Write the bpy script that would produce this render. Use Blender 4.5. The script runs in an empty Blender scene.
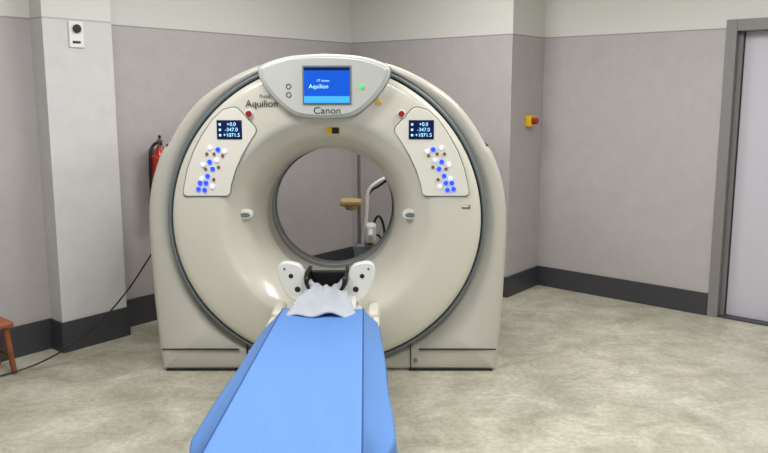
import bpy, bmesh, math, random
from mathutils import Vector, Matrix
random.seed(4)
scene=bpy.context.scene
scene.view_settings.view_transform='Standard'
COL=scene.collection

# ------------------------------------------------------------------ materials
def lin(c):
    out=[]
    for v in c[:3]:
        v=v/255.0
        out.append(v/12.92 if v<=0.04045 else ((v+0.055)/1.055)**2.4)
    return (*out,1.0)
def mat(name,rgb,rough=0.5,metal=0.0,emit=None,es=0.0,noise=0.0,nscale=20,bump=0.0,bscale=80,coat=0.0):
    m=bpy.data.materials.new(name); m.use_nodes=True
    nt=m.node_tree; b=nt.nodes['Principled BSDF']
    b.inputs['Base Color'].default_value=lin(rgb)
    b.inputs['Roughness'].default_value=rough
    b.inputs['Metallic'].default_value=metal
    b.inputs['Coat Weight'].default_value=coat
    if emit:
        b.inputs['Emission Color'].default_value=lin(emit)
        b.inputs['Emission Strength'].default_value=es
    if noise>0 or bump>0:
        tc=nt.nodes.new('ShaderNodeTexCoord')
    if noise>0:
        n=nt.nodes.new('ShaderNodeTexNoise'); n.inputs['Scale'].default_value=nscale; n.inputs['Detail'].default_value=5
        nt.links.new(tc.outputs['Object'],n.inputs['Vector'])
        r=nt.nodes.new('ShaderNodeValToRGB')
        c=lin(rgb)
        r.color_ramp.elements[0].position=0.35; r.color_ramp.elements[1].position=0.65
        r.color_ramp.elements[0].color=tuple(x*(1-noise) for x in c[:3])+(1,)
        r.color_ramp.elements[1].color=tuple(min(1,x*(1+noise)) for x in c[:3])+(1,)
        nt.links.new(n.outputs['Fac'],r.inputs['Fac']); nt.links.new(r.outputs['Color'],b.inputs['Base Color'])
    if bump>0:
        n2=nt.nodes.new('ShaderNodeTexNoise'); n2.inputs['Scale'].default_value=bscale; n2.inputs['Detail'].default_value=4
        nt.links.new(tc.outputs['Object'],n2.inputs['Vector'])
        bp=nt.nodes.new('ShaderNodeBump'); bp.inputs['Strength'].default_value=bump; bp.inputs['Distance'].default_value=0.01
        nt.links.new(n2.outputs['Fac'],bp.inputs['Height']); nt.links.new(bp.outputs['Normal'],b.inputs['Normal'])
    return m

BAND=2.10
def wall_mat(name,lower,upper):
    m=mat(name,lower,0.55)
    nt=m.node_tree; b=nt.nodes['Principled BSDF']
    g=nt.nodes.new('ShaderNodeNewGeometry'); s=nt.nodes.new('ShaderNodeSeparateXYZ')
    nt.links.new(g.outputs['Position'],s.inputs[0])
    gt=nt.nodes.new('ShaderNodeMath'); gt.operation='GREATER_THAN'; gt.inputs[1].default_value=BAND
    nt.links.new(s.outputs['Z'],gt.inputs[0])
    n=nt.nodes.new('ShaderNodeTexNoise'); n.inputs['Scale'].default_value=9; n.inputs['Detail'].default_value=8; n.inputs['Roughness'].default_value=0.7
    nt.links.new(g.outputs['Position'],n.inputs['Vector'])
    r=nt.nodes.new('ShaderNodeValToRGB'); c=lin(lower)
    r.color_ramp.elements[0].position=.3; r.color_ramp.elements[1].position=.7
    r.color_ramp.elements[0].color=tuple(x*.95 for x in c[:3])+(1,)
    r.color_ramp.elements[1].color=tuple(x*1.05 for x in c[:3])+(1,)
    nt.links.new(n.outputs['Fac'],r.inputs['Fac'])
    mx=nt.nodes.new('ShaderNodeMix'); mx.data_type='RGBA'
    nt.links.new(gt.outputs[0],mx.inputs[0]); nt.links.new(r.outputs['Color'],mx.inputs[6]); mx.inputs[7].default_value=lin(upper)
    sb=nt.nodes.new('ShaderNodeMath'); sb.operation='SUBTRACT'; sb.inputs[1].default_value=BAND; nt.links.new(s.outputs['Z'],sb.inputs[0])
    ab=nt.nodes.new('ShaderNodeMath'); ab.operation='ABSOLUTE'; nt.links.new(sb.outputs[0],ab.inputs[0])
    lt=nt.nodes.new('ShaderNodeMath'); lt.operation='LESS_THAN'; lt.inputs[1].default_value=.005; nt.links.new(ab.outputs[0],lt.inputs[0])
    mx2=nt.nodes.new('ShaderNodeMix'); mx2.data_type='RGBA'
    nt.links.new(lt.outputs[0],mx2.inputs[0]); nt.links.new(mx.outputs[2],mx2.inputs[6]); mx2.inputs[7].default_value=tuple(x*.7 for x in c[:3])+(1,)
    nt.links.new(mx2.outputs[2],b.inputs['Base Color'])
    return m

M_WALL=wall_mat('wall_vinyl',(178,173,174),(210,210,205))
M_PIL=wall_mat('pillar_vinyl',(206,205,206),(214,214,210))
M_CEIL=mat('ceiling_paint',(230,230,226),.9)
M_BASE=mat('baseboard_vinyl',(62,62,67),.45)
M_SHELL=mat('gantry_shell',(194,191,182),.28,coat=.2)
M_FACE=mat('gantry_face',(215,212,200),.24,coat=.35)
M_PANEL=mat('gantry_panel',(230,228,218),.33)
M_RING=mat('gantry_ring',(112,122,126),.35)
M_DARK=mat('dark_gap',(30,32,34),.6)
M_SHIELD=mat('display_housing',(198,200,195),.28,coat=.2)
M_BORE=mat('bore_lining',(182,179,170),.4)
M_WHITE=mat('white_plastic',(234,234,231),.35)
M_CREAM=mat('cream_plastic',(218,214,202),.4)
M_BLACK=mat('black_plastic',(18,18,20),.4)
M_TEXT=mat('dark_print',(35,38,45),.5)
M_SHEETG=mat('grey_towel',(180,186,196),.85,bump=.6,bscale=40)
M_METAL=mat('brushed_metal',(150,150,150),.35,metal=.8)
M_FRAME=mat('door_frame_metal',(130,128,129),.45)
M_DOOR=mat('door_laminate',(198,196,207),.5)
M_BLUE_S=mat('screen_blue',(6,40,130),.2,emit=(14,88,200),es=.95)
M_CYAN_S=mat('screen_cyan',(40,120,200),.2,emit=(70,170,235),es=.9)
M_LCD=mat('lcd_navy',(8,18,45),.15,emit=(12,34,90),es=.5)
M_LCDT=mat('lcd_text',(150,210,255),.3,emit=(170,220,255),es=1.0)
M_BTNB=mat('button_blue',(20,50,200),.3,emit=(30,75,255),es=1.5)
M_BTNW=mat('button_white',(225,225,235),.3,emit=(210,215,255),es=.4)
M_BTNG=mat('button_brown',(120,90,60),.4)
M_GREEN=mat('led_green',(60,210,110),.3,emit=(70,225,120),es=.6)
M_RED=mat('red_button',(150,30,25),.35)
M_REDX=mat('extinguisher_red',(180,45,25),.3,coat=.4)
M_YEL=mat('yellow_plastic',(225,180,30),.4)
M_TAN=mat('tan_plastic',(190,165,110),.5)
M_WOOD=mat('varnished_wood',(140,82,50),.45,noise=.25,nscale=12)
M_GREENF=mat('green_tag',(40,110,60),.8)
M_SEAM=mat('sheet_seam',(38,78,150),.8)

def floor_mat():
    m=bpy.data.materials.new('floor_vinyl'); m.use_nodes=True; nt=m.node_tree; b=nt.nodes['Principled BSDF']
    g=nt.nodes.new('ShaderNodeNewGeometry')
    n=nt.nodes.new('ShaderNodeTexNoise'); n.inputs['Scale'].default_value=3.4; n.inputs['Detail'].default_value=10; n.inputs['Roughness'].default_value=.72; n.inputs['Distortion'].default_value=.4
    nt.links.new(g.outputs['Position'],n.inputs['Vector'])
    r=nt.nodes.new('ShaderNodeValToRGB')
    r.color_ramp.elements[0].position=.36; r.color_ramp.elements[1].position=.64
    r.color_ramp.elements[0].color=lin((166,163,145)); r.color_ramp.elements[1].color=lin((208,205,189))
    nt.links.new(n.outputs['Fac'],r.inputs['Fac'])
    n2=nt.nodes.new('ShaderNodeTexNoise'); n2.inputs['Scale'].default_value=30; n2.inputs['Detail'].default_value=8; n2.inputs['Roughness'].default_value=.8
    nt.links.new(g.outputs['Position'],n2.inputs['Vector'])
    r2=nt.nodes.new('ShaderNodeValToRGB'); r2.color_ramp.elements[0].position=.40; r2.color_ramp.elements[1].position=.60
    r2.color_ramp.elements[0].color=(.80,.80,.78,1); r2.color_ramp.elements[1].color=(1.06,1.06,1.06,1)
    nt.links.new(n2.outputs['Fac'],r2.inputs['Fac'])
    mx=nt.nodes.new('ShaderNodeMix'); mx.data_type='RGBA'; mx.blend_type='MULTIPLY'; mx.inputs[0].default_value=1
    nt.links.new(r.outputs['Color'],mx.inputs[6]); nt.links.new(r2.outputs['Color'],mx.inputs[7])
    nt.links.new(mx.outputs[2],b.inputs['Base Color']); b.inputs['Roughness'].default_value=.28
    return m
M_FLOOR=floor_mat()

def sheet_mat():
    m=mat('blue_nonwoven',(92,140,208),.55)
    nt=m.node_tree; b=nt.nodes['Principled BSDF']
    tc=nt.nodes.new('ShaderNodeTexCoord'); mp=nt.nodes.new('ShaderNodeMapping'); mp.inputs['Scale'].default_value=(6,1.0,6)
    nt.links.new(tc.outputs['Object'],mp.inputs[0])
    n=nt.nodes.new('ShaderNodeTexNoise'); n.inputs['Scale'].default_value=2; n.inputs['Detail'].default_value=3
    nt.links.new(mp.outputs[0],n.inputs['Vector'])
    bp=nt.nodes.new('ShaderNodeBump'); bp.inputs['Strength'].default_value=.25; bp.inputs['Distance'].default_value=.02
    nt.links.new(n.outputs['Fac'],bp.inputs['Height']); nt.links.new(bp.outputs['Normal'],b.inputs['Normal'])
    return m
M_SHEET=sheet_mat()

# ------------------------------------------------------------------ helpers
def empty(name,loc=(0,0,0)):
    e=bpy.data.objects.new(name,None); e.location=loc; COL.objects.link(e); return e
def mesh_obj(name,verts,faces,m,parent=None,smooth=False,loc=(0,0,0)):
    me=bpy.data.meshes.new(name); me.from_pydata([tuple(v) for v in verts],[],faces); me.validate()
    bm=bmesh.new(); bm.from_mesh(me); bmesh.ops.recalc_face_normals(bm,faces=bm.faces); bm.to_mesh(me); bm.free()
    me.materials.append(m)
    if smooth:
        for p in me.polygons: p.use_smooth=True
    o=bpy.data.objects.new(name,me); o.location=loc; COL.objects.link(o)
    if parent: o.parent=parent
    return o
def bev(o,w,seg=3,ang=35):
    md=o.modifiers.new('bev','BEVEL'); md.width=w; md.segments=seg; md.limit_method='ANGLE'; md.angle_limit=math.radians(ang)
    for p in o.data.polygons: p.use_smooth=True
    wn=o.modifiers.new('wn','WEIGHTED_NORMAL'); wn.keep_sharp=False
    return o
BF=[(0,1,3,2),(4,6,7,5),(0,4,5,1),(2,3,7,6),(0,2,6,4),(1,5,7,3)]
def box(name,c,s,m,parent=None,bevel=0,rz=0,rx=0):
    x,y,z=[v/2 for v in s]
    vs=[(a*x,b*y,d*z) for a in(-1,1) for b in(-1,1) for d in(-1,1)]
    o=mesh_obj(name,vs,BF,m,parent,loc=c); o.rotation_euler=(rx,0,rz)
    if bevel: bev(o,bevel)
    return o
def cyl(name,p0,p1,r,m,parent=None,n=32,r2=None,bevel=0):
    p0=Vector(p0);p1=Vector(p1); r2=r if r2 is None else r2
    d=(p1-p0); L=d.length; q=d.to_track_quat('Z','Y')
    vs=[];fs=[]
    for k,(rr,h) in enumerate(((r,0),(r2,L))):
        for i in range(n):
            a=2*math.pi*i/n; vs.append(q@Vector((rr*math.cos(a),rr*math.sin(a),h)))
    for i in range(n): j=(i+1)%n; fs.append((i,j,n+j,n+i))
    fs.append(tuple(range(n))); fs.append(tuple(range(n,2*n)))
    o=mesh_obj(name,vs,fs,m,parent,loc=p0)
    bev(o,bevel if bevel else min(r,r2,L)*.15,2)
    return o
def plate(name,pts,y0,y1,m,parent=None,bevel=0.0):
    n=len(pts); vs=[(x,y0,z) for x,z in pts]+[(x,y1,z) for x,z in pts]
    fs=[tuple(range(n)),tuple(range(n,2*n))]+[(i,(i+1)%n,n+(i+1)%n,n+i) for i in range(n)]
    o=mesh_obj(name,vs,fs,m,parent)
    if bevel: bev(o,bevel,3,40)
    return o
def tube(name,pts,r,m,parent=None,cyc=False,smooth=True):
    cu=bpy.data.curves.new(name,'CURVE'); cu.dimensions='3D'; cu.bevel_depth=r; cu.bevel_resolution=4; cu.use_fill_caps=True
    sp=cu.splines.new('NURBS' if smooth else 'POLY'); sp.points.add(len(pts)-1)
    for p,q in zip(sp.points,pts): p.co=(*q,1)
    if smooth: sp.order_u=3; sp.use_endpoint_u=True
    sp.use_cyclic_u=cyc
    o=bpy.data.objects.new(name,cu); cu.materials.append(m); COL.objects.link(o)
    if parent:o.parent=parent
    return o
def text(name,s,size,loc,m,parent,align='CENTER',sx=1):
    cu=bpy.data.curves.new(name,'FONT'); cu.body=s; cu.size=size; cu.align_x=align; cu.align_y='CENTER'; cu.extrude=.0008; cu.materials.append(m)
    o=bpy.data.objects.new(name,cu); o.location=loc; o.rotation_euler=(math.pi/2,0,0); o.scale=(sx,1,1); COL.objects.link(o); o.parent=parent
    return o
def catmull(pts,k=6):
    out=[]; n=len(pts)
    for i in range(n-1):
        p0=pts[max(i-1,0)];p1=pts[i];p2=pts[i+1];p3=pts[min(i+2,n-1)]
        for j in range(k):
            t=j/k
            out.append(tuple(.5*(2*p1[d]+(p2[d]-p0[d])*t+(2*p0[d]-5*p1[d]+4*p2[d]-p3[d])*t*t+(-p0[d]+3*p1[d]-3*p2[d]+p3[d])*t**3) for d in range(2)))
    out.append(pts[-1]); return out
def rounded(pts,r,k=5):
    out=[];n=len(pts)
    for i in range(n):
        p=Vector(pts[i]);a=Vector(pts[i-1]);b=Vector(pts[(i+1)%n])
        da=(a-p);db=(b-p); ang=da.angle(db)
        if ang>math.radians(150): out.append(tuple(p)); continue
        d=min(r,da.length*.45,db.length*.45)
        s=p+da.normalized()*d; e=p+db.normalized()*d
        for j in range(k+1):
            t=j/k; q=s*(1-t)**2+p*2*t*(1-t)+e*t*t; out.append(tuple(q))
    return out

# ------------------------------------------------------------------ room: turned relative to the scanner (walls meet a little off square)
Bv=Vector((math.cos(math.radians(42)),-math.sin(math.radians(42)),0)); Av=Vector((math.cos(math.radians(53)),math.sin(math.radians(53)),0))
def W(b,a,z=0): return Bv*b+Av*a+Vector((0,0,z))
def rbox(name,b0,b1,a0,a1,z0,z1,m,parent=None,bevel=0):
    c=W((b0+b1)/2,(a0+a1)/2,(z0+z1)/2)
    vs=[W(b,a,z)-c for b in(b0,b1) for a in(a0,a1) for z in(z0,z1)]
    o=mesh_obj(name,vs,BF,m,parent,loc=c)
    if bevel: bev(o,bevel)
    return o
H=2.9; T=.15
bL=-4.80; bR=4.0; aN=-4.1; a1=5.42; bJ=-3.045; a2=5.98
d0=-1.57; dw=1.10; fw=.075
rbox('floor',bL-T,bR+T,aN-T,a2+.4,-.1,0,M_FLOOR)
rbox('ceiling',bL-T,bR+T,aN-T,a2+.4,H,H+.1,M_CEIL)
rbox('wall_left',bL-T,bL,aN,a1+T,0,H,M_WALL)
rbox('wall_back',bL,bJ-T,a1,a1+T,0,H,M_WALL)
rbox('wall_jog',bJ-T,bJ,a1,a2+T,0,H,M_WALL)
rbox('wall_right_inner',bJ,d0,a2,a2+T,0,H,M_WALL)
rbox('wall_right_outer',d0+dw,bR,a2,a2+T,0,H,M_WALL)
rbox('wall_right_lintel',d0,d0+dw,a2,a2+T,2.16,H,M_WALL)
rbox('wall_side',bR,bR+T,aN,a2+T,0,H,M_WALL)
rbox('wall_front',bL,bR,aN-T,aN,0,H,M_WALL)
pa0,pa1,pb=2.31,2.79,bL+.16
rbox('wall_pillar',bL,pb,pa0,pa1,0,H,M_PIL)
bt,bh=.014,.17
rbox('baseboard_left',bL,bL+bt,pa1,a1,0,.20,M_BASE)
rbox('baseboard_left_near',bL,bL+bt,aN,pa0,0,.20,M_BASE)
rbox('baseboard_pillar',bL,pb+bt,pa0-bt,pa1+bt,0,.20,M_BASE)
rbox('baseboard_back',bL+bt,bJ,a1-bt,a1,0,bh,M_BASE)
rbox('baseboard_jog',bJ,bJ+bt,a1-bt,a2,0,bh,M_BASE)
rbox('baseboard_right',bJ+bt,d0-.005,a2-bt,a2,0,bh,M_BASE)
rbox('baseboard_right_outer',d0+dw+.005,bR,a2-bt,a2,0,bh,M_BASE)
dr=empty('door_1')
rbox('jamb_1',d0,d0+fw,a2-.02,a2+T,0,2.16,M_FRAME,dr,.004)
rbox('jamb_2',d0+dw-fw,d0+dw,a2-.02,a2+T,0,2.16,M_FRAME,dr,.004)
rbox('head_frame',d0+fw,d0+dw-fw,a2-.02,a2+T,2.08,2.16,M_FRAME,dr,.004)
rbox('door_stop',d0+fw,d0+fw+.03,a2+.05,a2+T,0,2.08,M_FRAME,dr,.003)
rbox('gasket',d0+fw+.03,d0+fw+.036,a2+.08,a2+.12,0,2.08,M_DARK,dr)
rbox('door_leaf',d0+fw+.036,d0+dw-fw,a2+.09,a2+.13,.01,2.08,M_DOOR,dr,.003)
rbox('threshold',d0+fw,d0+dw-fw,a2,a2+T,0,.01,M_BASE,dr)
cyl('handle_rose',W(d0+dw-fw-.09,a2+.09,1.02),W(d0+dw-fw-.09,a2+.08,1.02),.026,M_METAL,dr)
cyl('handle_neck',W(d0+dw-fw-.09,a2+.09,1.02),W(d0+dw-fw-.09,a2+.04,1.02),.009,M_METAL,dr)
cyl('handle_lever',W(d0+dw-fw-.08,a2+.04,1.02),W(d0+dw-fw-.21,a2+.04,1.02),.009,M_METAL,dr)
M_DIFF=mat('diffuser',(255,254,250),.5,emit=(255,254,250),es=1.5)
def ceil_light(b,a,e,sz=(.6,1.2)):
    rt=empty('ceiling_light_panel')
    rbox('housing',b-sz[0]/2,b+sz[0]/2,a-sz[1]/2,a+sz[1]/2,H-.03,H,M_WHITE,rt)
    rbox('diffuser',b-sz[0]/2+.02,b+sz[0]/2-.02,a-sz[1]/2+.02,a+sz[1]/2-.02,H-.036,H-.03,M_DIFF,rt)
    L=bpy.data.lights.new('lamp','AREA'); L.shape='RECTANGLE'; L.size=sz[0]-.05; L.size_y=sz[1]-.05; L.energy=e*.72; L.color=(1,.988,.968)
    o=bpy.data.objects.new('lamp',L); o.location=W(b,a,H-.045); o.rotation_euler=(0,0,-math.radians(39)); COL.objects.link(o); o.parent=rt
ceil_light(-3.2,3.9,44)
ceil_light(-1.3,4.1,50)
ceil_light(-3.0,1.6,55)
ceil_light(-.6,1.6,62)
ceil_light(1.5,3.2,44)
ceil_light(0,-1.8,36)

ps=empty('wall_sensor_plate')
pc=(pa0+pa1)/2+.03
rbox('plate',pb,pb+.012,pc-.10,pc+.0,1.93,2.09,M_WHITE,ps,.004)
cyl('lens',W(pb+.012,pc-.05,2.045),W(pb+.03,pc-.05,2.045),.026,M_BLACK,ps)
rbox('label',pb+.012,pb+.014,pc-.08,pc-.025,1.955,1.97,M_TEXT,ps)
es=empty('emergency_stop_button')
rbox('yellow_box',bJ,bJ+.05,a2-.31,a2-.22,1.38,1.47,M_YEL,es,.006)
cyl('red_cap',W(bJ+.05,a2-.265,1.425),W(bJ+.09,a2-.265,1.425),.026,M_RED,es)

# ------------------------------------------------------------------ CT gantry
G=empty('ct_scanner_gantry',(-.33,4.58,0))
CZ=.915
half=catmull([(1.005,0.0),(1.02,.15),(1.042,.5),(1.050,.9),(1.03,1.1),(.99,1.235),(.95,1.325),(.92,1.355),(.84,1.485),(.72,1.62),(.555,1.73),(.385,1.805),(.2,1.845),(0,1.857)],8)
outline=half+[(-x,z) for x,z in reversed(half[:-1])]
def ray_r(poly,th):
    dx,dz=math.cos(th),math.sin(th); best=None
    n=len(poly)
    for i in range(n):
        x1,z1=poly[i]; x2,z2=poly[(i+1)%n]; z1-=CZ; z2-=CZ
        ex,ez=x2-x1,z2-z1; det=dx*(-ez)+ex*dz
        if abs(det)<1e-12: continue
        t=(x1*(-ez)+ex*z1)/det; u=(dx*z1-dz*x1)/det
        if t>0 and -1e-6<=u<=1+1e-6 and (best is None or t<best): best=t
    return best
N=240
angs=[2*math.pi*i/N for i in range(N)]
ca=math.atan2(-CZ,1.005); angs+= [ca%(2*math.pi),(math.pi-ca)%(2*math.pi)]
angs=sorted(set(angs))
RO=[ray_r(outline,t) for t in angs]
R0=.892
def ell(t):
    rz=.895 if math.sin(t)>0 else .845
    return 1/math.sqrt((math.cos(t)/R0)**2+(math.sin(t)/rz)**2)/R0
def polar(name,rows,m,parent):
    vs=[];fs=[];n=len(angs)
    for mode,v,y in rows:
        for k,t in enumerate(angs):
            if mode=='o': r=RO[k]-v
            elif mode=='e': r=v*ell(t)
            elif mode=='c': r=v
            else: r=v*(1+(ell(t)-1)*mode)
            vs.append((r*math.cos(t),y,CZ+r*math.sin(t)))
    for i in range(len(rows)-1):
        for k in range(n):
            a=i*n+k; b=i*n+(k+1)%n; ii=(i+1)*n
            fs.append((a,b,ii+(k+1)%n,ii+k))
    return mesh_obj(name,vs,fs,m,parent,smooth=True)
polar('body_shell',[('e',.877,.09),('e',.924,.09),('e',.926,.05),('o',.035,.03),('o',.012,.04),('o',.002,.06),('o',0,.09),('o',0,.82),('o',.015,.87),('o',.06,.9),('c',.60,.92),('c',.50,.92),('c',.45,.89),('c',.41,.80),('c',.395,.70)],M_SHELL,G)
polar('seam_gap',[('e',.877,.088),('e',.927,.088)],M_DARK,G)
polar('ring_trim',[('e',.899,.09),('e',.901,.01),('e',.907,-.006),('e',.921,0.0),('e',.924,.09)],M_RING,G)
polar('front_cover',[('e',.892,.09),('e',.892,0),('e',.887,-.018),('e',.873,-.030),('e',.85,-.036),(.9,.79,-.040),(.6,.72,-.042),(.3,.655,-.042),('c',.615,-.040),('c',.595,-.034),('c',.575,-.018),('c',.548,.008),('c',.51,.05),('c',.47,.11),('c',.435,.19),('c',.412,.28),('c',.40,.36)],M_FACE,G)
polar('bore_lining',[('c',.40,.36),('c',.397,.40),('c',.395,.54)],M_BORE,G)
polar('bore_scan_window',[('c',.395,.54),('c',.394,.62)],M_RING,G)
polar('bore_rear_lining',[('c',.394,.62),('c',.395,.69)],M_BORE,G)
polar('bore_rear_trim',[('c',.396,.68),('c',.386,.68),('c',.382,.69),('c',.384,.72),('c',.399,.725)],M_RING,G)

for s in(-1,1):
    nm='left' if s<0 else 'right'
    box('plinth_seam_'+nm,(s*.77,.031,.135),(.46,.012,.005),M_DARK,G)
    box('plinth_vertical_seam_'+nm,(s*.49,.036,.085),(.006,.02,.17),M_DARK,G)
    box('foot_'+nm,(s*.73,.032,.006),(.50,.012,.012),M_DARK,G)
    tube('side_cover_seam_'+nm,[(s*.915,.05,1.345),(s*.930,.07,1.352),(s*.928,.2,1.355),(s*.928,.8,1.355)],.005,M_DARK,G,smooth=False)
cyl('key_lock',(.52,.04,.065),(.52,.02,.065),.012,M_METAL,G)

def oval(cx,cz,a,b,n=28): return [(cx+a*math.cos(2*math.pi*i/n),cz+b*math.sin(2*math.pi*i/n)) for i in range(n)]
PP=[(.55,1.070),(.542,1.13),(.515,1.215),(.475,1.30),(.43,1.375),(.382,1.445),(.50,1.575),(.575,1.555),(.635,1.50),(.695,1.415),(.745,1.325),(.783,1.23),(.805,1.14),(.818,1.07)]
def scaled(pts,d):
    cx=sum(p[0] for p in pts)/len(pts); cz=sum(p[1] for p in pts)/len(pts)
    out=[]
    for x,z in pts:
        v=Vector((x-cx,z-cz)); v+=v.normalized()*d; out.append((cx+v.x,cz+v.y))
    return out
for s in(-1,1):
    nm='right' if s>0 else 'left'
    rp=rounded(PP,.030)
    plate('control_panel_gap_'+nm,[(s*x,z) for x,z in scaled(rp,.006)],-.0445,-.02,M_RING,G)
    plate('control_panel_'+nm,[(s*x,z) for x,z in rp],-.050,-.02,M_PANEL,G,.004)
    lx,lz=.540,1.446
    box('lcd_bezel_'+nm,(s*lx,-.050,lz),(.142,.008,.108),M_BLACK,G,.003)
    box('lcd_'+nm,(s*lx,-.055,lz),(.13,.002,.096),M_LCD,G)
    for i,t in enumerate(('+0.0','-347.0','+1071.5')):
        text('lcd_digits_%s_%d'%(nm,i),t,.029,(s*lx+.012,-.0565,lz+.030-.030*i),M_LCDT,G)
        box('lcd_tag_%s_%d'%(nm,i),(s*lx-.052,-.0565,lz+.030-.030*i),(.012,.001,.012),M_LCDT,G)
    btn=[(.672,1.345,'w'),(.625,1.335,'b'),(.59,1.325,'w'),(.648,1.31,'g'),(.60,1.30,'g'),(.69,1.31,'g'),(.675,1.265,'b'),(.635,1.275,'w'),(.715,1.25,'w'),(.70,1.225,'g'),(.66,1.225,'b'),(.625,1.235,'g'),
         (.69,1.185,'b'),(.655,1.165,'g'),(.725,1.17,'w'),(.735,1.145,'b'),(.70,1.145,'b'),(.665,1.125,'w'),(.745,1.11,'b'),(.71,1.105,'b')]
    for i,(x,z,k) in enumerate(btn):
        x=x*.985-.008
        cyl('button_%s_%d'%(nm,i),(s*x,-.046,z),(s*x,-.057,z),.0135 if k!='g' else .009,{'w':M_BTNW,'b':M_BTNB,'g':M_BTNG}[k],G,n=20)
    cyl('stop_ring_'+nm,(s*.428,-.04,1.535),(s*.428,-.05,1.535),.024,M_WHITE,G)
    cyl('stop_button_'+nm,(s*.428,-.048,1.535),(s*.428,-.066,1.535),.017,M_RED,G)
    plate('grip_rim_'+nm,oval(s*.484,.948,.046,.029),.053,.11,M_PANEL,G,.004)
    plate('grip_recess_'+nm,oval(s*.484,.944,.030,.014),.050,.07,M_RING,G)
sh=catmull([(0,1.508),(.11,1.515),(.18,1.535),(.262,1.600),(.330,1.682),(.362,1.748),(.348,1.80),(.2,1.848),(0,1.862)],7)
shp=sh+[(-x,z) for x,z in reversed(sh[1:-1])]
SC=1.685
plate('display_housing_gap',[(x*1.02,SC+(z-SC)*1.02) for x,z in shp],-.05,.05,M_RING,G,.004)
plate('display_housing',shp,-.105,.12,M_SHIELD,G,.022)
plate('display_housing_face',[(x*.93,SC+(z-SC)*.9) for x,z in shp],-.112,-.1,M_SHIELD,G,.006)
ssx=.016
box('screen_bezel',(ssx,-.114,SC+.008),(.268,.012,.212),M_RING,G,.004)
box('screen',(ssx,-.1215,SC+.008),(.250,.002,.194),M_BLUE_S,G)
box('screen_stripe',(ssx,-.1232,SC-.070),(.250,.001,.036),M_CYAN_S,G)
box('screen_top_stripe',(ssx,-.1232,SC+.095),(.250,.001,.016),M_LCD,G)
text('screen_title','Aquilion',.032,(ssx-.045,-.1236,SC),M_LCDT,G)
text('screen_subtitle','CT system',.016,(ssx-.02,-.1236,SC+.032),M_LCDT,G)
text('brand_print','Canon',.052,(ssx,-.1135,1.553),M_TEXT,G,sx=1.1)
cyl('power_led',(.205,-.10,SC),(.205,-.122,SC),.012,M_GREEN,G)
for i,z in enumerate((1.685,1.64)):
    tube('icon_ring_%d'%i,[(-.195+.013*math.cos(a*math.pi/8),-.1135,z+.013*math.sin(a*math.pi/8)) for a in range(16)],.002,M_TEXT,G,cyc=True)
text('series_print','Aquilion',.054,(-.355,-.048,1.590),M_TEXT,G)
text('series_small_print','Prime SP',.026,(-.32,-.048,1.632),M_TEXT,G)
plate('warning_triangle',[(.278,1.59),(.318,1.59),(.298,1.625)],-.050,-.04,M_YEL,G)
plate('laser_warning_label',[(0,1.418),(.078,1.418),(.078,1.46),(0,1.46)],.012,.06,M_YEL,G)
plate('laser_warning_mark',[(.033,1.422),(.073,1.422),(.073,1.456),(.033,1.456)],.010,.04,M_BLACK,G)
box('spec_label',(.80,-.0385,1.005),(.050,.004,.022),M_RING,G)
box('spec_label_white',(.795,-.041,1.01),(.036,.002,.008),M_WHITE,G)

# ------------------------------------------------------------------ patient table
TX=-.315
Tb=empty('ct_patient_table',(TX,-.12,0))
box('floor_plate',(0,3.75,.02),(.50,1.5,.04),M_SHELL,Tb,.01)
for i in range(7):
    box('bellows_%d'%i,(0,3.72,.065+.045*i),(.42-.012*(i%2),1.30-.03*(i%2),.043),M_RING,Tb,.012)
box('couch_frame',(0,3.38,.415),(.50,2.10,.10),M_CREAM,Tb,.03)
vs=[];fs=[];K=24; ys=[2.34,2.5,3.0,3.5,4.0,4.40,4.5]
for y in ys:
    hw=.235 if y<4.2 else .235-(y-4.2)*.25
    for i in range(K+1):
        x=-hw+2*hw*i/K; vs.append((x,y,.478+.030*(x/.235)**2))
for y in ys:
    hw=.235 if y<4.2 else .235-(y-4.2)*.25
    for i in range(K+1):
        x=-hw+2*hw*i/K; vs.append((x,y,.460+.022*(x/.235)**2-.004))
n0=len(ys)*(K+1)
for j in range(len(ys)-1):
    for i in range(K):
        a=j*(K+1)+i; fs.append((a,a+1,a+K+2,a+K+1)); fs.append((n0+a,n0+a+K+1,n0+a+K+2,n0+a+1))
    a=j*(K+1); fs.append((a,a+K+1,n0+a+K+1,n0+a)); a+=K; fs.append((a,n0+a,n0+a+K+1,a+K+1))
for j in(0,len(ys)-1):
    for i in range(K):
        a=j*(K+1)+i; fs.append((a,n0+a,n0+a+1,a+1))
mesh_obj('cradle',vs,fs,M_WHITE,Tb,smooth=True)
box('mattress',(0,3.22,.508),(.42,1.72,.045),M_BLACK,Tb,.02)
for s in(-1,1):
    nm='left' if s<0 else 'right'
    box('side_rail_'+nm,(s*.275,3.42,.455),(.035,2.08,.035),M_CREAM,Tb,.012)
    box('rail_end_'+nm,(s*.258,4.36,.475),(.060,.24,.05),M_CREAM,Tb,.02)
    out=catmull([(s*.070,.50),(s*.13,.505),(s*.20,.53),(s*.235,.58),(s*.262,.645),(s*.265,.705),(s*.235,.735),(s*.17,.728),(s*.135,.705),(s*.110,.640),(s*.095,.595),(s*.070,.57),(s*.070,.50)],5)[:-1]
    plate('head_holder_cheek_'+nm,out,4.40,4.46,M_WHITE,Tb,.012)
    for k,(hx,hz,hr) in enumerate(((.195,.660,.013),(.160,.585,.016),(.230,.70,.007))):
        cyl('cheek_hole_%s_%d'%(nm,k),(s*hx,4.398,hz),(s*hx,4.402,hz),hr,M_DARK if k<2 else M_RING,Tb,n=20,bevel=.0005)
    box('cheek_arm_'+nm,(s*.13,4.30,.525),(.07,.24,.05),M_WHITE,Tb,.02)
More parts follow.
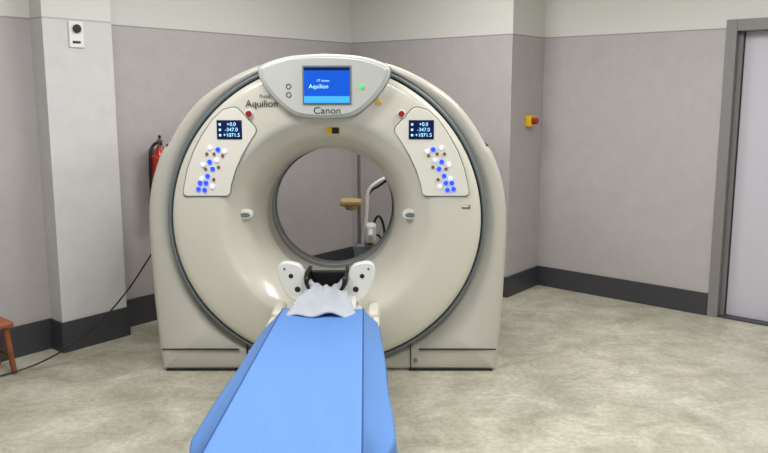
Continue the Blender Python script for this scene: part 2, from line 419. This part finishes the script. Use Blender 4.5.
box('head_holder_bridge',(0,4.43,.535),(.17,.06,.07),M_WHITE,Tb,.015)
vs=[];fs=[];K=20
rows=[(4.30,.90),(4.36,1.0),(4.48,1.0),(4.60,.95)]
for (y,sc) in rows:
    for rr in(.112,.094):
        for i in range(K+1):
            t=math.pi*(0.93+1.14*i/K); vs.append((rr*sc*math.cos(t)*1.08,y,.655+rr*sc*math.sin(t)*.95))
Wd=2*(K+1)
for j in range(len(rows)-1):
    for i in range(K):
        a=j*Wd+i; fs.append((a,a+1,a+Wd+1,a+Wd)); b=a+K+1; fs.append((b,b+Wd,b+Wd+1,b+1))
    for e in(0,K):
        a=j*Wd+e; fs.append((a,a+Wd,a+Wd+K+1,a+K+1))
for j in(0,len(rows)-1):
    for i in range(K):
        a=j*Wd+i; fs.append((a,a+1,a+K+2,a+K+1))
mesh_obj('head_cup',vs,fs,M_BLACK,Tb,smooth=True)
plate('head_cup_pad',[(.10*math.cos(math.pi*(1+i/16)),.655+.085*math.sin(math.pi*(1+i/16))) for i in range(17)],4.54,4.58,M_BLACK,Tb,.006)
# light grey folded cloth, running from the mattress up into the cup
vs=[];fs=[];nx,ny=34,30
for j in range(ny+1):
    for i in range(nx+1):
        u=i/nx*2-1; v=j/ny
        hw=.185-.095*v
        x=u*hw; y=4.00+.42*v+.008*math.sin(7*u)*(1-v)
        z=.553+.010*math.sin(6*u+3*v)*math.cos(5*v+u)+.006*math.sin(13*u*v+2)+.050*v-.02*u*u*(1-v)+.03*v*u*u
        z+=.012*max(0,math.sin(v*math.pi*3))*(1-.5*abs(u))
        vs.append((x,y,z))
for j in range(ny):
    for i in range(nx):
        a=j*(nx+1)+i; fs.append((a,a+1,a+nx+2,a+nx+1))
o=mesh_obj('folded_cloth',vs,fs,M_SHEETG,Tb,smooth=True); sd=o.modifiers.new('s','SOLIDIFY'); sd.thickness=.008
# blue sheet
S=empty('blue_bed_sheet',(TX,-.08,0))
vs=[];fs=[]
ny=90
YE=2.30
def cs(t,y):
    f=(4.09-y)/(4.09-2.5)
    hw=.205+.038*f; fl=.086+.036*f
    e=max(0,min(1,(y-2.40)/(2.72-2.40))); e=e*e*(3-2*e)
    fl=fl*(.35+.65*e)
    s=1 if t>0 else -1; a=abs(t)
    if a<.6:
        x=a/.6*hw; z=.549-.014*math.cos(a/.6*math.pi/2)
        z+=.0012*math.sin(9*y+14*t)*math.sin(3*y)
    elif a<.63:
        k=(a-.6)/.03; x=hw+.005*k; z=.549-.006*k*k
    elif a<.9:
        k=(a-.63)/.27; x=hw+.005+fl*k*.93; z=.543-.080*k-.006*math.sin(k*math.pi)
        x+=.0025*k*math.sin(9*y+s)
    else:
        k=(a-.9)/.1; x=hw+.005+fl*.93+.008*k; z=.463-.075*k
        x+=.0025*math.sin(9*y+s)+.002*k*math.sin(23*y+2*s)
        z+=.003*k*math.sin(4*y+s)
    return s*x,z
ts=[-1+2*i/100 for i in range(101)]
yy=[4.09-(4.09-YE)*j/ny for j in range(ny+1)]
for y in yy:
    for t in ts:
        x,z=cs(t,y); yv=y
        if y>4.0: yv=y+.006*math.sin(9*t)*(y-4.0)/.09
        vs.append((x,yv,z))
n=len(ts)
for k,dz in enumerate((.02,.08,.16,.22)):
    for t in ts:
        x,z=cs(t,YE); vs.append((x,YE-.012-.006*k,z-dz*(1 if abs(t)<.9 else .6)))
R=len(yy)+4
for j in range(R-1):
    for i in range(n-1):
        a=j*n+i; fs.append((a,a+1,a+n+1,a+n))
o=mesh_obj('cloth',vs,fs,M_SHEET,S,smooth=True); sd=o.modifiers.new('s','SOLIDIFY'); sd.thickness=.003; sd.offset=1
for tt in(-.615,.615,-1,1):
    tube('stitched_seam',[(cs(tt,y)[0],y,cs(tt,y)[1]+.0025) for y in yy[::2]],.0035,M_SEAM,S,smooth=False)

# ------------------------------------------------------------------ contrast injector behind the gantry
I=empty('contrast_injector_stand',(-.19,6.05,0))
for k in range(5):
    a=math.radians(72*k+20); e=(.26*math.cos(a),.26*math.sin(a))
    tube('base_leg_%d'%k,[(0,0,.10),(e[0],e[1],.075)],.014,M_METAL,I,smooth=False)
    cyl('castor_%d'%k,(e[0]-.012,e[1],.03),(e[0]+.012,e[1],.03),.03,M_BLACK,I,n=20)
    cyl('castor_stem_%d'%k,(e[0],e[1],.03),(e[0],e[1],.075),.008,M_METAL,I,n=12)
cyl('pole',(0,0,.08),(0,0,1.36),.014,M_METAL,I)
tube('pole_hook',[(-.04,0,1.33),(-.035,0,1.36),(0,0,1.36),(.035,0,1.36),(.04,0,1.33)],.005,M_METAL,I)
box('tan_tray',(-.06,-.05,.835),(.16,.16,.045),M_TAN,I,.015)
cyl('tray_cup',(-.06,-.05,.775),(-.06,-.05,.815),.035,M_TAN,I,r2=.06)
tube('arm',[(.03,0,.50),(.06,-.02,.75),(.06,-.02,.88),(.10,-.03,.97),(.21,-.03,1.02)],.015,M_WHITE,I)
tube('arm_upper',[(.06,-.02,.86),(.09,-.03,.93),(.15,-.03,.95),(.21,-.03,1.00)],.009,M_BLACK,I)
tube('hose',[(.17,0,.35),(.21,.02,.55),(.16,0,.75),(.10,.02,.66),(.06,0,.4)],.010,M_BLACK,I)
tube('hose_loop',[(.05,0,.40),(.12,-.03,.62),(.19,-.03,.52),(.14,-.03,.40),(.05,0,.5)],.008,M_BLACK,I)
box('injector_head',(.09,-.04,.60),(.08,.14,.14),M_WHITE,I,.02)
cyl('syringe',(.09,-.11,.62),(.09,-.23,.60),.020,M_WHITE,I)
box('pump_body',(.04,0,.42),(.16,.14,.18),M_RING,I,.02)

# ------------------------------------------------------------------ fire extinguisher on the left wall
F=empty('fire_extinguisher')
fb,fa=bL+.10,3.17
def Fp(db,da,z): return tuple(W(fb+db,fa+da,z))
cyl('tank',Fp(0,0,.88),Fp(0,0,1.22),.075,M_REDX,F,bevel=.03)
cyl('tank_neck',Fp(0,0,1.20),Fp(0,0,1.28),.055,M_REDX,F,r2=.022,bevel=.01)
cyl('base_ring',Fp(0,0,.86),Fp(0,0,.89),.07,M_BLACK,F)
cyl('valve',Fp(0,0,1.27),Fp(0,0,1.33),.02,M_METAL,F)
tube('handle_top',[Fp(0,0,1.34),Fp(.06,-.04,1.36),Fp(.10,-.07,1.35)],.010,M_BLACK,F)
tube('handle_bottom',[Fp(0,0,1.31),Fp(.07,-.04,1.31),Fp(.10,-.06,1.30)],.008,M_BLACK,F)
tube('discharge_hose',[Fp(0,0,1.31),Fp(-.01,-.07,1.30),Fp(.0,-.095,1.15),Fp(0,-.09,.95)],.011,M_BLACK,F)
cyl('nozzle',Fp(0,-.09,.95),Fp(0,-.095,.80),.012,M_BLACK,F,r2=.019)
rbox('wall_bracket',bL,bL+.03,fa-.03,fa+.03,.95,1.26,M_METAL,F,.003)
rbox('instruction_label',fb+.070,fb+.078,fa-.03,fa+.03,.98,1.12,M_GREENF,F,.002)

# ------------------------------------------------------------------ cable
tube('power_cable',[(-1.365,4.85,.78),(-1.44,4.84,.66),(-1.60,4.82,.42),(-1.80,4.76,.20),(-2.00,4.68,.07),(-2.17,4.58,.010),(-2.4,4.35,.008),(-2.8,3.8,.008)],.005,M_BLACK)

# ------------------------------------------------------------------ small wooden stool at far left
St=empty('wooden_stool')
sb,sa=-4.64,1.81
rbox('seat',sb-.13,sb+.13,sa-.13,sa+.13,.285,.32,M_WOOD,St,.012)
for i,(p,q) in enumerate(((-1,-1),(-1,1),(1,-1),(1,1))):
    cyl('leg_%d'%i,W(sb+p*.115,sa+q*.115,0),W(sb+p*.09,sa+q*.09,.29),.016,M_WOOD,St,r2=.02)
for i,q in enumerate((-1,1)):
    cyl('rung_%d'%i,W(sb-.10,sa+q*.105,.11),W(sb+.10,sa+q*.105,.11),.010,M_WOOD,St)

# ------------------------------------------------------------------ world, camera
w=bpy.data.worlds.new('world'); scene.world=w; w.use_nodes=True
w.node_tree.nodes['Background'].inputs[0].default_value=(.6,.6,.6,1); w.node_tree.nodes['Background'].inputs[1].default_value=.3
cam=bpy.data.cameras.new('camera'); cam.sensor_width=36; cam.lens=36*800/768
co=bpy.data.objects.new('camera',cam); co.location=(0,0,1.65); co.rotation_euler=(math.radians(90-9.475),0,0)
COL.objects.link(co); scene.camera=co
